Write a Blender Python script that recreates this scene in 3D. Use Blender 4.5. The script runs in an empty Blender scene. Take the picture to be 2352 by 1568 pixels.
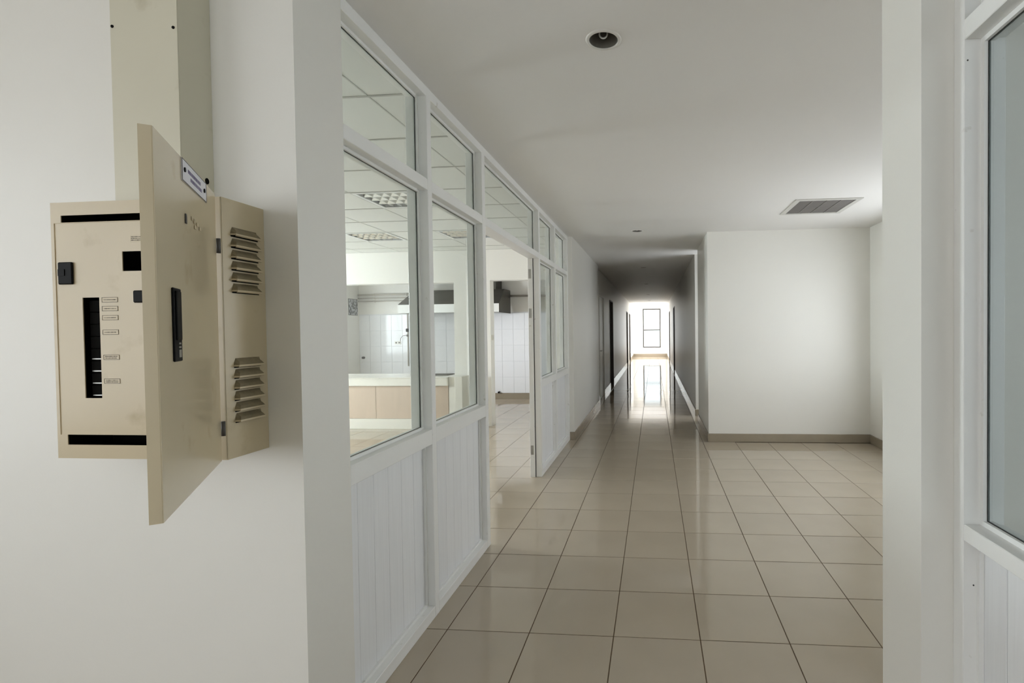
import bpy, bmesh, math, random
from mathutils import Vector, Matrix

random.seed(7)
scene = bpy.context.scene
C = scene.collection
PI = math.pi

# ------------------------------------------------------------------ camera
W_PX, H_PX = 2352.0, 1568.0
F_PX, CX_PX, CY_PX = 1136.79, 1404.23, 778.43
YAW, PITCH, ROLL = -0.0864, -0.0191, -0.0118
CAM_H = 1.4272
cam_data = bpy.data.cameras.new('camera')
cam_data.sensor_fit = 'HORIZONTAL'
cam_data.sensor_width = 36.0
cam_data.lens = 36.0 * F_PX / W_PX
cam_data.shift_x = (W_PX / 2 - CX_PX) / W_PX
cam_data.shift_y = (CY_PX - H_PX / 2) / W_PX
cam_data.clip_start = 0.02
cam_data.clip_end = 200
cam = bpy.data.objects.new('camera', cam_data)
C.objects.link(cam)
cy_, sy_, cp_, sp_ = math.cos(YAW), math.sin(YAW), math.cos(PITCH), math.sin(PITCH)
fwd = Vector((sy_ * cp_, cy_ * cp_, sp_))
right = Vector((cy_, -sy_, 0))
up = right.cross(fwd)
r2 = right * math.cos(ROLL) + up * math.sin(ROLL)
u2 = -right * math.sin(ROLL) + up * math.cos(ROLL)
cam.matrix_world = Matrix(((r2.x, u2.x, -fwd.x, 0), (r2.y, u2.y, -fwd.y, 0), (r2.z, u2.z, -fwd.z, CAM_H), (0, 0, 0, 1)))
scene.camera = cam

# ------------------------------------------------------------------ world, daylight, exposure
world = bpy.data.worlds.new('overcast_sky')
scene.world = world
world.use_nodes = True
bg = world.node_tree.nodes['Background']
bg.inputs['Color'].default_value = (0.92, 0.965, 1.0, 1)
bg.inputs['Strength'].default_value = 2.6

scene.view_settings.view_transform = 'Standard'
scene.view_settings.look = 'None'
scene.view_settings.gamma = 1
scene.view_settings.use_curve_mapping = False
scene.view_settings.exposure = 0.12
scene.cycles.use_denoising = True
scene.cycles.use_light_tree = False
scene.cycles.max_bounces = 8
scene.cycles.diffuse_bounces = 6
scene.cycles.glossy_bounces = 3
scene.cycles.use_adaptive_sampling = True
scene.cycles.adaptive_threshold = 0.1
scene.cycles.adaptive_min_samples = 16
scene.cycles.transparent_max_bounces = 16
scene.cycles.sample_clamp_indirect = 8.0
scene.cycles.caustics_reflective = False
scene.cycles.caustics_refractive = False

def daylight(name, loc, direction, sx, sy, radiance, color=(0.93, 0.97, 1.0)):
    """area light at a window opening; some openings are added for brightness"""
    l = bpy.data.lights.new(name, 'AREA')
    l.shape = 'RECTANGLE'
    l.size, l.size_y = sx, sy
    l.energy = radiance * PI * sx * sy
    l.color = color
    o = bpy.data.objects.new(name, l)
    C.objects.link(o)
    o.location = loc
    o.rotation_euler = Vector(direction).to_track_quat('-Z', 'Y').to_euler()
    return o

COOL = (0.875, 0.94, 1.0)
daylight('daylight_near_left', (-3.33, -0.55, 1.62), (1, 0, 0), 1.5, 3.1, 0.8, COOL)
daylight('daylight_near_back', (-1.15, -3.33, 1.55), (0, 1, 0), 3.0, 1.6, 0.4, (1.0, 0.98, 0.97))
daylight('daylight_dining', (-8.13, 5.0, 1.55), (1, 0, 0), 1.5, 2.8, 47.0, COOL)
daylight('fill_kitchen', (-6.53, 8.4, 1.6), (1, 0, 0), 1.5, 1.4, 9.0, COOL)  # light from an unseen window, added to brighten the kitchen
daylight('daylight_alcove', (2.76, 4.7, 1.5), (-1, 0, 0), 1.6, 1.8, 2.3, COOL)
daylight('daylight_lobby', (2.03, 7.8, 1.5), (-1, 0, 0), 1.6, 1.6, 3.0, COOL)
daylight('fill_end_left', (-1.28, 24.3, 1.35), (1, 0, 0), 2.1, 2.4, 5.5, (1.0, 0.99, 0.97))  # added to brighten the far corridor from the left
daylight('fill_end_right', (0.85, 24.2, 1.35), (-1, 0, 0), 2.1, 2.6, 5.5, (1.0, 0.99, 0.97))  # added to brighten the far corridor from the right
daylight('daylight_side_room', (3.33, -0.6, 1.6), (-1, 0, 0), 1.5, 2.6, 0.7, COOL)

# ------------------------------------------------------------------ materials
def srgb(r, g, b):
    def f(c):
        c /= 255.0
        return c / 12.92 if c <= 0.04045 else ((c + 0.055) / 1.055) ** 2.4
    return (f(r), f(g), f(b), 1.0)

def mat(name, color, rough=0.5, spec=0.5, metal=0.0, vary=0.04, scale=3.0, detail=4.0, bump=0.0, bump_scale=60.0, rnd=0.0, coat=0.0, stretch=None):
    m = bpy.data.materials.new(name)
    m.use_nodes = True
    nt = m.node_tree
    b = nt.nodes['Principled BSDF']
    b.inputs['Roughness'].default_value = rough
    b.inputs['Specular IOR Level'].default_value = spec
    b.inputs['Metallic'].default_value = metal
    if coat:
        b.inputs['Coat Weight'].default_value = coat
        b.inputs['Coat Roughness'].default_value = 0.08
    tc = nt.nodes.new('ShaderNodeTexCoord')
    src = tc.outputs['Object']
    if stretch:
        mp = nt.nodes.new('ShaderNodeMapping')
        mp.inputs['Scale'].default_value = stretch
        nt.links.new(src, mp.inputs['Vector'])
        src = mp.outputs['Vector']
    n = nt.nodes.new('ShaderNodeTexNoise')
    n.inputs['Scale'].default_value = scale
    n.inputs['Detail'].default_value = detail
    nt.links.new(src, n.inputs['Vector'])
    mr = nt.nodes.new('ShaderNodeMapRange')
    mr.inputs['From Min'].default_value = 0.25
    mr.inputs['From Max'].default_value = 0.75
    mr.inputs['To Min'].default_value = 1 - vary
    mr.inputs['To Max'].default_value = 1 + vary
    nt.links.new(n.outputs['Fac'], mr.inputs['Value'])
    val = mr.outputs['Result']
    if rnd:
        oi = nt.nodes.new('ShaderNodeObjectInfo')
        m2 = nt.nodes.new('ShaderNodeMapRange')
        m2.inputs['To Min'].default_value = 1 - rnd
        m2.inputs['To Max'].default_value = 1 + rnd
        nt.links.new(oi.outputs['Random'], m2.inputs['Value'])
        mm = nt.nodes.new('ShaderNodeMath')
        mm.operation = 'MULTIPLY'
        nt.links.new(val, mm.inputs[0])
        nt.links.new(m2.outputs['Result'], mm.inputs[1])
        val = mm.outputs[0]
    vm = nt.nodes.new('ShaderNodeVectorMath')
    vm.operation = 'SCALE'
    vm.inputs[0].default_value = color[:3]
    nt.links.new(val, vm.inputs['Scale'])
    nt.links.new(vm.outputs['Vector'], b.inputs['Base Color'])
    if bump:
        n2 = nt.nodes.new('ShaderNodeTexNoise')
        n2.inputs['Scale'].default_value = bump_scale
        n2.inputs['Detail'].default_value = 3
        nt.links.new(tc.outputs['Object'], n2.inputs['Vector'])
        bp = nt.nodes.new('ShaderNodeBump')
        bp.inputs['Strength'].default_value = bump
        bp.inputs['Distance'].default_value = 0.004
        nt.links.new(n2.outputs['Fac'], bp.inputs['Height'])
        nt.links.new(bp.outputs['Normal'], b.inputs['Normal'])
    return m

def stained(name, color, stain, rough, spec, stain_scale, lo, hi, **kw):
    """paint with shaped stains: base colour mixed to a stain colour by thresholded noise"""
    m = mat(name, color, rough, spec, **kw)
    nt = m.node_tree
    b = nt.nodes['Principled BSDF']
    old = b.inputs['Base Color'].links[0].from_socket
    tc = nt.nodes.new('ShaderNodeTexCoord')
    n = nt.nodes.new('ShaderNodeTexNoise')
    n.inputs['Scale'].default_value = stain_scale
    n.inputs['Detail'].default_value = 6
    nt.links.new(tc.outputs['Object'], n.inputs['Vector'])
    mr = nt.nodes.new('ShaderNodeMapRange')
    mr.inputs['From Min'].default_value = lo
    mr.inputs['From Max'].default_value = hi
    nt.links.new(n.outputs['Fac'], mr.inputs['Value'])
    mx = nt.nodes.new('ShaderNodeMix')
    mx.data_type = 'RGBA'
    nt.links.new(mr.outputs['Result'], mx.inputs[0])
    nt.links.new(old, mx.inputs[6])
    mx.inputs[7].default_value = stain
    nt.links.new(mx.outputs[2], b.inputs['Base Color'])
    return m

def glass(name, tint, gloss_tint=(1, 1, 1, 1)):
    m = bpy.data.materials.new(name)
    m.use_nodes = True
    nt = m.node_tree
    nt.nodes.clear()
    out = nt.nodes.new('ShaderNodeOutputMaterial')
    tr = nt.nodes.new('ShaderNodeBsdfTransparent')
    tr.inputs['Color'].default_value = tint
    gl = nt.nodes.new('ShaderNodeBsdfGlossy')
    gl.inputs['Color'].default_value = gloss_tint
    gl.inputs['Roughness'].default_value = 0.02
    fr = nt.nodes.new('ShaderNodeFresnel')
    ge = nt.nodes.new('ShaderNodeNewGeometry')
    ior = nt.nodes.new('ShaderNodeMapRange')      # same reflectance from both sides of the sheet
    ior.inputs['To Min'].default_value = 1.5
    ior.inputs['To Max'].default_value = 1 / 1.5
    nt.links.new(ge.outputs['Backfacing'], ior.inputs['Value'])
    nt.links.new(ior.outputs['Result'], fr.inputs['IOR'])
    n = nt.nodes.new('ShaderNodeTexNoise')
    n.inputs['Scale'].default_value = 1.7
    bp = nt.nodes.new('ShaderNodeBump')
    bp.inputs['Strength'].default_value = 0.02
    nt.links.new(n.outputs['Fac'], bp.inputs['Height'])
    nt.links.new(bp.outputs['Normal'], gl.inputs['Normal'])
    mx = nt.nodes.new('ShaderNodeMixShader')
    nt.links.new(fr.outputs['Fac'], mx.inputs['Fac'])
    nt.links.new(tr.outputs[0], mx.inputs[1])
    nt.links.new(gl.outputs[0], mx.inputs[2])
    nt.links.new(mx.outputs[0], out.inputs['Surface'])
    return m

M = {}
M['wall'] = mat('wall_paint', srgb(227, 225, 219), 0.42, 0.35, vary=0.012, scale=1.3, bump=0.05, bump_scale=120)
M['ceil'] = mat('ceiling_paint', srgb(226, 224, 221), 0.6, 0.3, vary=0.012, scale=1.0)
M['white'] = stained('frame_paint', srgb(233, 233, 231), srgb(190, 186, 176), 0.35, 0.45, 23.0, 0.68, 0.82, vary=0.02, scale=5, bump=0.08, bump_scale=90)
M['board'] = mat('board_paint', srgb(231, 232, 234), 0.4, 0.4, vary=0.035, scale=4, stretch=(20, 20, 0.8), rnd=0.02)
M['tile'] = mat('floor_tile', srgb(174, 162, 145), 0.06, 0.65, vary=0.05, scale=2.2, rnd=0.025, bump=0.01, bump_scale=4)
M['grout'] = mat('grout', srgb(88, 72, 54), 0.9, 0.2, vary=0.15, scale=30)
M['skirt'] = mat('skirting_tile', srgb(150, 139, 122), 0.2, 0.5, vary=0.07, scale=5)
M['cream'] = stained('cream_enamel', srgb(190, 175, 145), srgb(164, 146, 110), 0.30, 0.5, 9.0, 0.60, 0.80, vary=0.035, scale=4)
M['louvre_shade'] = mat('shaded_enamel', srgb(122, 110, 86), 0.6, 0.3, vary=0.15, scale=60)  # shade of the upper louvre faces put into the enamel colour
M['cream_door'] = stained('cream_enamel_door', srgb(200, 186, 158), srgb(172, 154, 120), 0.13, 0.55, 7.0, 0.62, 0.82, vary=0.03, scale=3)
M['trunk'] = stained('trunking_enamel', srgb(204, 199, 180), srgb(176, 168, 144), 0.42, 0.4, 8.0, 0.62, 0.80, vary=0.03, scale=3)
M['black'] = mat('black_plastic', srgb(15, 14, 13), 0.5, 0.08, vary=0.1, scale=20)
M['void'] = mat('dark_interior', srgb(16, 15, 13), 0.9, 0.1, vary=0.1, scale=10)
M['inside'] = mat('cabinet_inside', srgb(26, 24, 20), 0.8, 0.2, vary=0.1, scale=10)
M['plate'] = mat('engraved_plate', srgb(214, 214, 222), 0.3, 0.5, vary=0.03, scale=30)
M['print'] = mat('purple_print', srgb(120, 112, 140), 0.6, 0.3, vary=0.2, scale=60)
M['ink'] = mat('black_ink', srgb(62, 52, 44), 0.6, 0.3, vary=0.25, scale=200)
M['sticker'] = mat('sticker', srgb(202, 189, 164), 0.5, 0.4, vary=0.03, scale=20)
M['metal'] = mat('steel', srgb(165, 163, 158), 0.35, 0.5, metal=0.9, vary=0.08, scale=10)
M['rim'] = mat('lamp_rim', srgb(214, 211, 205), 0.3, 0.5, vary=0.03, scale=10)
M['can'] = mat('lamp_reflector', srgb(128, 124, 116), 0.3, 0.5, metal=0.3, vary=0.06, scale=30)
M['bulb'] = mat('lamp_tube', srgb(205, 203, 198), 0.25, 0.5, vary=0.02, scale=10)
M['vent'] = mat('vent_slat', srgb(116, 112, 108), 0.5, 0.4, vary=0.05, scale=15)
M['vent_frame'] = mat('vent_frame', srgb(196, 194, 188), 0.45, 0.4, vary=0.03, scale=15)
M['walltile'] = mat('white_wall_tile', srgb(232, 233, 236), 0.10, 0.5, vary=0.01, scale=3, rnd=0.01)
M['wallgrout'] = mat('wall_grout', srgb(220, 221, 223), 0.8, 0.2, vary=0.03, scale=20)
M['hood'] = mat('hood_steel', srgb(92, 90, 84), 0.38, 0.5, metal=0.75, vary=0.07, scale=8)
M['hoodband'] = mat('hood_band_steel', srgb(224, 224, 220), 0.35, 0.5, vary=0.02, scale=8)
M['pipe'] = mat('grey_pipe', srgb(180, 175, 166), 0.5, 0.4, vary=0.06, scale=10)
M['brown'] = mat('beige_laminate', srgb(196, 177, 159), 0.4, 0.4, vary=0.05, scale=3, stretch=(6, 6, 0.6))
M['counter'] = mat('counter_tile', srgb(226, 223, 214), 0.25, 0.5, vary=0.02, scale=5)
M['panel'] = mat('ceiling_panel', srgb(224, 225, 221), 0.7, 0.25, vary=0.015, scale=6, rnd=0.012)
M['tbar'] = mat('ceiling_bar', srgb(176, 176, 170), 0.5, 0.4, vary=0.04, scale=10)
M['runner'] = mat('ceiling_runner', srgb(196, 197, 193), 0.5, 0.4, vary=0.04, scale=10)
M['louvre'] = mat('lamp_louvre', srgb(238, 238, 234), 0.22, 0.5, metal=0.85, vary=0.05, scale=20)
M['diffuse_white'] = mat('lamp_white', srgb(238, 239, 238), 0.35, 0.5, vary=0.01, scale=10)
M['darkdoorway'] = mat('dark_doorway', srgb(112, 107, 100), 0.5, 0.3, vary=0.08, scale=4)  # also paints the darkness of an open doorway
M['whitedoor'] = mat('white_door', srgb(230, 228, 222), 0.4, 0.4, vary=0.02, scale=4)
M['alu'] = mat('window_aluminium', srgb(84, 82, 79), 0.45, 0.5, metal=0.5, vary=0.05, scale=10)
M['gasket'] = mat('black_gasket', srgb(52, 52, 50), 0.7, 0.3, vary=0.1, scale=30)
M['bluetile'] = M['counter']
M['glass'] = glass('clear_glass', (0.94, 0.965, 0.955, 1))
M['glass_side'] = glass('side_glass', (0.86, 0.895, 0.90, 1))

# poster: dark grey lettering-like print on light paper (far away, unreadable)
def poster_mat():
    m = mat('printed_notice', srgb(190, 190, 190), 0.5, 0.4)
    nt = m.node_tree
    b = nt.nodes['Principled BSDF']
    tc = nt.nodes.new('ShaderNodeTexCoord')
    mp = nt.nodes.new('ShaderNodeMapping')
    mp.inputs['Scale'].default_value = (1, 26, 20)
    n = nt.nodes.new('ShaderNodeTexNoise')
    n.inputs['Scale'].default_value = 1.0
    n.inputs['Detail'].default_value = 1.0
    nt.links.new(tc.outputs['Object'], mp.inputs['Vector'])
    nt.links.new(mp.outputs['Vector'], n.inputs['Vector'])
    cr = nt.nodes.new('ShaderNodeValToRGB')
    cr.color_ramp.elements[0].position = 0.46
    cr.color_ramp.elements[0].color = srgb(82, 82, 84)
    cr.color_ramp.elements[1].position = 0.56
    cr.color_ramp.elements[1].color = srgb(186, 187, 190)
    nt.links.new(n.outputs['Fac'], cr.inputs['Fac'])
    nt.links.new(cr.outputs['Color'], b.inputs['Base Color'])
    return m
M['poster'] = poster_mat()

# ------------------------------------------------------------------ mesh helpers
class MB:
    def __init__(s):
        s.v, s.f, s.mi = [], [], []
    def face(s, idx, mi=0):
        s.f.append(tuple(idx)); s.mi.append(mi)
    def box(s, x0, x1, y0, y1, z0, z1, mi=0, bev=0.0):
        if bev <= 0:
            o = len(s.v)
            s.v += [(x0, y0, z0), (x1, y0, z0), (x1, y1, z0), (x0, y1, z0), (x0, y0, z1), (x1, y0, z1), (x1, y1, z1), (x0, y1, z1)]
            for q in ((0, 3, 2, 1), (4, 5, 6, 7), (0, 1, 5, 4), (1, 2, 6, 5), (2, 3, 7, 6), (3, 0, 4, 7)):
                s.face([o + i for i in q], mi)
        else:
            bm = bmesh.new()
            bmesh.ops.create_cube(bm, size=1)
            for v in bm.verts:
                v.co = Vector(((x0 + x1) / 2 + v.co.x * (x1 - x0), (y0 + y1) / 2 + v.co.y * (y1 - y0), (z0 + z1) / 2 + v.co.z * (z1 - z0)))
            bmesh.ops.bevel(bm, geom=bm.edges[:], offset=bev, segments=1, affect='EDGES', profile=0.5)
            o = len(s.v)
            bm.verts.ensure_lookup_table()
            s.v += [tuple(v.co) for v in bm.verts]
            for f in bm.faces:
                s.face([o + v.index for v in f.verts], mi)
            bm.free()
        return s
    def prism(s, pts, a0, a1, axis='y', mi=0):
        """pts: polygon of (u,v); extruded along axis from a0 to a1"""
        o = len(s.v); n = len(pts)
        for a in (a0, a1):
            for u, v in pts:
                s.v.append({'x': (a, u, v), 'y': (u, a, v), 'z': (u, v, a)}[axis])
        s.face([o + i for i in range(n)][::-1], mi)
        s.face([o + n + i for i in range(n)], mi)
        for i in range(n):
            j = (i + 1) % n
            s.face([o + i, o + j, o + n + j, o + n + i], mi)
        return s
    def tube(s, pts, r, seg=10, mi=0, cap=True):
        pts = [Vector(p) for p in pts]
        o = len(s.v)
        prev = None
        for i, p in enumerate(pts):
            t = (pts[min(i + 1, len(pts) - 1)] - pts[max(i - 1, 0)]).normalized()
            if prev is None:
                a = Vector((0, 0, 1)) if abs(t.z) < 0.9 else Vector((1, 0, 0))
                u = t.cross(a).normalized()
            else:
                u = (prev - t * prev.dot(t)).normalized()
            prev = u
            w = t.cross(u)
            for k in range(seg):
                a = 2 * PI * k / seg
                s.v.append(tuple(p + u * (r * math.cos(a)) + w * (r * math.sin(a))))
        for i in range(len(pts) - 1):
            for k in range(seg):
                k2 = (k + 1) % seg
                s.face([o + i * seg + k, o + i * seg + k2, o + (i + 1) * seg + k2, o + (i + 1) * seg + k], mi)
        if cap:
            s.face([o + k for k in range(seg)][::-1], mi)
            s.face([o + (len(pts) - 1) * seg + k for k in range(seg)], mi)
        return s
    def lathe(s, prof, cx, cy, seg=32, mi=0):
        o = len(s.v)
        for r, z in prof:
            for k in range(seg):
                a = 2 * PI * k / seg
                s.v.append((cx + r * math.cos(a), cy + r * math.sin(a), z))
        for i in range(len(prof) - 1):
            for k in range(seg):
                k2 = (k + 1) % seg
                s.face([o + i * seg + k, o + i * seg + k2, o + (i + 1) * seg + k2, o + (i + 1) * seg + k], mi)
        return s
    def build(s, name, mats, parent=None, origin=None, smooth=False):
        if not isinstance(mats, (list, tuple)):
            mats = [mats]
        v = s.v
        if origin is not None:
            ox, oy, oz = origin
            v = [(x - ox, y - oy, z - oz) for x, y, z in v]
        me = bpy.data.meshes.new(name)
        me.from_pydata(v, [], s.f)
        for m in mats:
            me.materials.append(M[m] if isinstance(m, str) else m)
        for p, mi in zip(me.polygons, s.mi):
            p.material_index = mi
            p.use_smooth = smooth
        me.update()
        bm = bmesh.new(); bm.from_mesh(me)
        bmesh.ops.recalc_face_normals(bm, faces=bm.faces[:])
        bm.to_mesh(me); bm.free()
        o = bpy.data.objects.new(name, me)
        C.objects.link(o)
        if origin is not None:
            o.location = origin
        if parent is not None:
            o.parent = parent
            if origin is not None:
                o.location = Vector(origin) - world_loc(parent)
            else:
                o.location = -world_loc(parent)
        return o

def world_loc(o):
    l = Vector((0, 0, 0))
    while o is not None:
        l += o.location
        o = o.parent
    return l

def tag(o, label=None, cat=None, group=None, kind=None):
    if label: o['label'] = label
    if cat: o['category'] = cat
    if group: o['group'] = group
    if kind: o['kind'] = kind
    return o

def thing(name, label, cat, loc=(0, 0, 0), group=None):
    o = bpy.data.objects.new(name, None)
    o.empty_display_size = 0.1
    C.objects.link(o)
    o.location = loc
    return tag(o, label, cat, group)

def struct(name, mb, m, parent=None, label=None, cat=None, origin=None):
    o = mb.build(name, m, parent, origin)
    if parent is None:
        tag(o, label, cat, kind='structure')
    return o

def wall_boxes(axis, t0, t1, a0, a1, z0, z1, openings=()):
    """wall running along axis ('x' or 'y'), thickness t0..t1, with rectangular openings (a,b,za,zb)"""
    mb = MB()
    def bx(a, b, za, zb):
        if b - a < 1e-4 or zb - za < 1e-4:
            return
        if axis == 'y':
            mb.box(t0, t1, a, b, za, zb)
        else:
            mb.box(a, b, t0, t1, za, zb)
    cur = a0
    for a, b, za, zb in sorted(openings):
        bx(cur, a, z0, z1)
        bx(a, b, z0, za)
        bx(a, b, zb, z1)
        cur = b
    bx(cur, a1, z0, z1)
    return mb

def window_unit(n, axis, t, a0, a1, z0, z1, bars=(), rails=(), fw=0.04, m='alu', depth=0.05, pane=False):
    """a window in an opening: frame, bars and rails as one frame part, optional pane"""
    mb = MB()
    def bx(a, b, za, zb):
        if axis == 'y':
            mb.box(t - depth / 2, t + depth / 2, a, b, za, zb)
        else:
            mb.box(a, b, t - depth / 2, t + depth / 2, za, zb)
    bx(a0, a0 + fw, z0, z1); bx(a1 - fw, a1, z0, z1)
    bx(a0 + fw, a1 - fw, z0, z0 + fw); bx(a0 + fw, a1 - fw, z1 - fw, z1)
    for b in bars:
        bx(b - fw / 2, b + fw / 2, z0 + fw, z1 - fw)
    for r in rails:
        bx(a0 + fw, a1 - fw, r - fw / 2, r + fw / 2)
    o = mb.build('window_%d' % n, m)
    tag(o, kind='structure')
    if pane:
        zs = [z0 + fw] + [z for r in rails for z in (r - fw / 2, r + fw / 2)] + [z1 - fw]
        for k in range(0, len(zs), 2):
            pb = MB()
            if axis == 'y':
                pb.box(t - 0.003, t + 0.003, a0 + fw, a1 - fw, zs[k], zs[k + 1])
            else:
                pb.box(a0 + fw, a1 - fw, t - 0.003, t + 0.003, zs[k], zs[k + 1])
            pb.build('pane', 'glass', o)
    return o

# ------------------------------------------------------------------ dimensions (metres; camera stands at x=0, y=0)
ZC = 2.634            # corridor ceiling
XP = -1.103           # glazed partition, corridor face
YW0, YW1 = 1.50, 1.744  # cross wall right of the opening the camera looks through
YL0, YL1 = 1.459, 1.699  # cross wall left of the opening
YA = 6.297            # end wall of the alcove
XA = 2.63             # side wall of the alcove
YE = 25.85            # end of the corridor
YK = 7.23             # kitchen front wall
YB = 10.20            # kitchen back wall
T = 0.4               # floor tile
OX, OY = -1.0027, 2.2685

# ------------------------------------------------------------------ floor with tiles
def make_floor():
    base = MB().box(-8.3, 3.4, -3.4, 26.2, -0.12, -0.0016).build('floor', 'grout')
    tag(base, kind='structure')
    g = 0.0022
    tm = MB().box(-T / 2 + g, T / 2 - g, -T / 2 + g, T / 2 - g, -0.012, 0, bev=0.0012)
    proto = tm.build('tile', 'tile', base)
    mesh = proto.data
    cells = []
    for i in range(-19, 12):
        for j in range(-15, 61):
            x, y = OX + (i + 0.5) * T, OY + (j + 0.5) * T
            if not (-8.2 < x < 3.3 and -3.3 < y < 26.1):
                continue
            in_corr = -1.35 < x < 0.9 and 1.6 < y < 26
            in_alc = -1.35 < x < 2.85 and 1.6 < y < 6.4
            in_din = -8.2 < x < -1.0 and 1.6 < y < 10.3
            if not (in_corr or in_alc or in_din or (y < 1.8)):
                continue
            # rough size in the picture; tiles seen through the doorway or over the low panels count too
            score = -1
            if y > 1.9:
                size = T * T * CAM_H * F_PX ** 2 / (y * (x * x + y * y))
                if in_corr or in_alc:
                    ok = x / y < 0.47 and x / y > -0.66
                    score = size if ok else -1
                elif in_din:
                    ang = x / y
                    # through the doorway (partition between y=3.2 and 4.72) or above the low panels
                    door = -1.103 / 3.2 < ang < -1.103 / 4.72
                    over = y * (1.103 / max(-x, 1.2)) < 3.3 and -x / y < 0.66 and (CAM_H * (1 - (1.15 / -x))) > 0.95
                    score = size if (door or over) else -1
            cells.append((score, x, y))
    cells.sort(reverse=True)
    seen = [c for c in cells if c[0] > 0][:300]
    rest = cells[len(seen):]
    rng = random.Random(3)
    for k, (s, x, y) in enumerate(seen):
        o = proto if k == 0 else proto.copy()
        if k:
            C.objects.link(o)
        o.parent = base
        o.location = (x, y, 0)
        o.rotation_euler = (rng.gauss(0, 0.0009), rng.gauss(0, 0.0009), 0)
    vs = [tuple(v.co) for v in mesh.vertices]
    fs = [tuple(p.vertices) for p in mesh.polygons]
    mb = MB()
    for s, x, y in rest:
        o = len(mb.v)
        tx, ty = rng.gauss(0, 0.0009), rng.gauss(0, 0.0009)
        mb.v += [(vx + x, vy + y, vz + vx * tx + vy * ty) for vx, vy, vz in vs]
        for f in fs:
            mb.face([o + q for q in f])
    st = mb.build('far_tiles', 'tile', base)
    st['kind'] = 'stuff'
    return base
floor = make_floor()

# ------------------------------------------------------------------ walls
struct('wall_front', wall_boxes('x', YL0, YL1, -8.2, XP, 0, 2.95), 'wall')
struct('wall_front_right', wall_boxes('x', YW0, YW1, 0.768, 3.2, 0, 2.95), 'wall')
struct('wall_near_left', wall_boxes('y', -3.4, -3.2, -3.4, YL0, 0, 2.95, [(-2.1, 1.0, 0.85, 2.4)]), 'wall')
struct('wall_near_back', wall_boxes('x', -3.4, -3.2, -3.2, 3.4, 0, 2.95, [(-2.65, 0.35, 0.75, 2.35)]), 'wall')
struct('wall_side_room', wall_boxes('y', 3.2, 3.4, -3.2, YW1, 0, 2.95, [(-1.9, 0.7, 0.85, 2.35)]), 'wall')
window_unit(1, 'y', -3.3, -2.1, 1.0, 0.85, 2.4, bars=(-1.07, -0.03), m='white')
window_unit(2, 'x', -3.3, -2.65, 0.35, 0.75, 2.35, bars=(-1.65, -0.65), m='white')
window_unit(3, 'y', 3.3, -1.9, 0.7, 0.85, 2.35, bars=(-0.6,), m='white')

# alcove
struct('wall_alcove_end', wall_boxes('x', YA, 6.45, 0.672, XA + 0.15, 0, 2.8), 'wall')
struct('wall_alcove_side', wall_boxes('y', XA, XA + 0.15, YW1, YA, 0, 2.8, [(3.8, 5.6, 0.7, 2.3)]), 'wall')
window_unit(4, 'y', XA + 0.08, 3.8, 5.6, 0.7, 2.3, bars=(4.7,), m='white')

# corridor
DL = [(9.85, 10.75, 0, 2.14), (12.3, 13.2, 0, 2.17), (19.7, 20.6, 0, 2.15), (21.9, 22.8, 0, 2.13)]
DR = [(16.2, 17.1, 0, 2.16), (21.0, 21.9, 0, 2.18)]
mb = MB().box(-1.25, -1.045, 6.345, 9.35, 0, 2.75)
struct('wall_corridor_pier', mb, 'wall')
struct('wall_corridor_left', wall_boxes('y', -1.25, -1.10, 9.35, YE, 0, 2.75, DL + [(23.1, 25.5, 0.3, 2.4)]), 'wall')
struct('wall_corridor_block', MB().box(0.672, 0.82, 6.45, 7.7, 0, 2.75), 'wall')
struct('wall_corridor_right', wall_boxes('y', 0.668, 0.82, 8.17, YE, 0, 2.75, DR + [(22.9, 25.5, 0.3, 2.4)]), 'wall')
struct('wall_corridor_end', wall_boxes('x', YE, YE + 0.16, -1.3, 0.9, 0, 2.75, [(-0.588, 0.34, 0.461, 2.489)]), 'wall')
window_unit(5, 'x', YE + 0.05, -0.588, 0.34, 0.461, 2.489, rails=(1.383,), fw=0.06, m='alu', pane=True)
window_unit(9, 'y', -1.19, 23.1, 25.5, 0.3, 2.4, bars=(24.3,), m='white')  # window added to bring more light to the corridor end
window_unit(10, 'y', 0.76, 22.9, 25.5, 0.3, 2.4, bars=(24.2,), m='white')  # its counterpart on the right, added for the same glow
# small lobby behind the gap in the right corridor wall
struct('wall_lobby', wall_boxes('y', 1.9, 2.0, 6.45, 9.0, 0, 2.75, [(7.0, 8.6, 0.7, 2.3)]), 'wall')
struct('wall_lobby_end', MB().box(0.82, 1.9, 8.9, 9.0, 0, 2.75), 'wall')
window_unit(8, 'y', 1.95, 7.0, 8.6, 0.7, 2.3, bars=(7.8,), m='white')

# dining room and kitchen
struct('wall_dining_left', wall_boxes('y', -8.2, -8.0, YL1, YK + 0.2, 0, 2.8, [(3.6, 6.4, 0.8, 2.3)]), 'wall')
window_unit(6, 'y', -8.1, 3.6, 6.4, 0.8, 2.3, bars=(4.55, 5.45), m='white')
kf = wall_boxes('x', YK, YK + 0.17, -8.0, -1.25, 0, 2.8, [(-6.35, -3.0, 0, 2.165), (-2.44, -1.5, 0, 2.185)])
struct('wall_kitchen_front', kf, 'wall')
struct('wall_kitchen_left', wall_boxes('y', -6.5, -6.35, YK + 0.17, YB, 0, 2.8, [(7.7, 9.1, 0.85, 2.35)]), 'wall')
window_unit(7, 'y', -6.43, 7.7, 9.1, 0.85, 2.35, bars=(8.4,), m='white')  # unseen window added to carry the extra kitchen light

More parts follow.
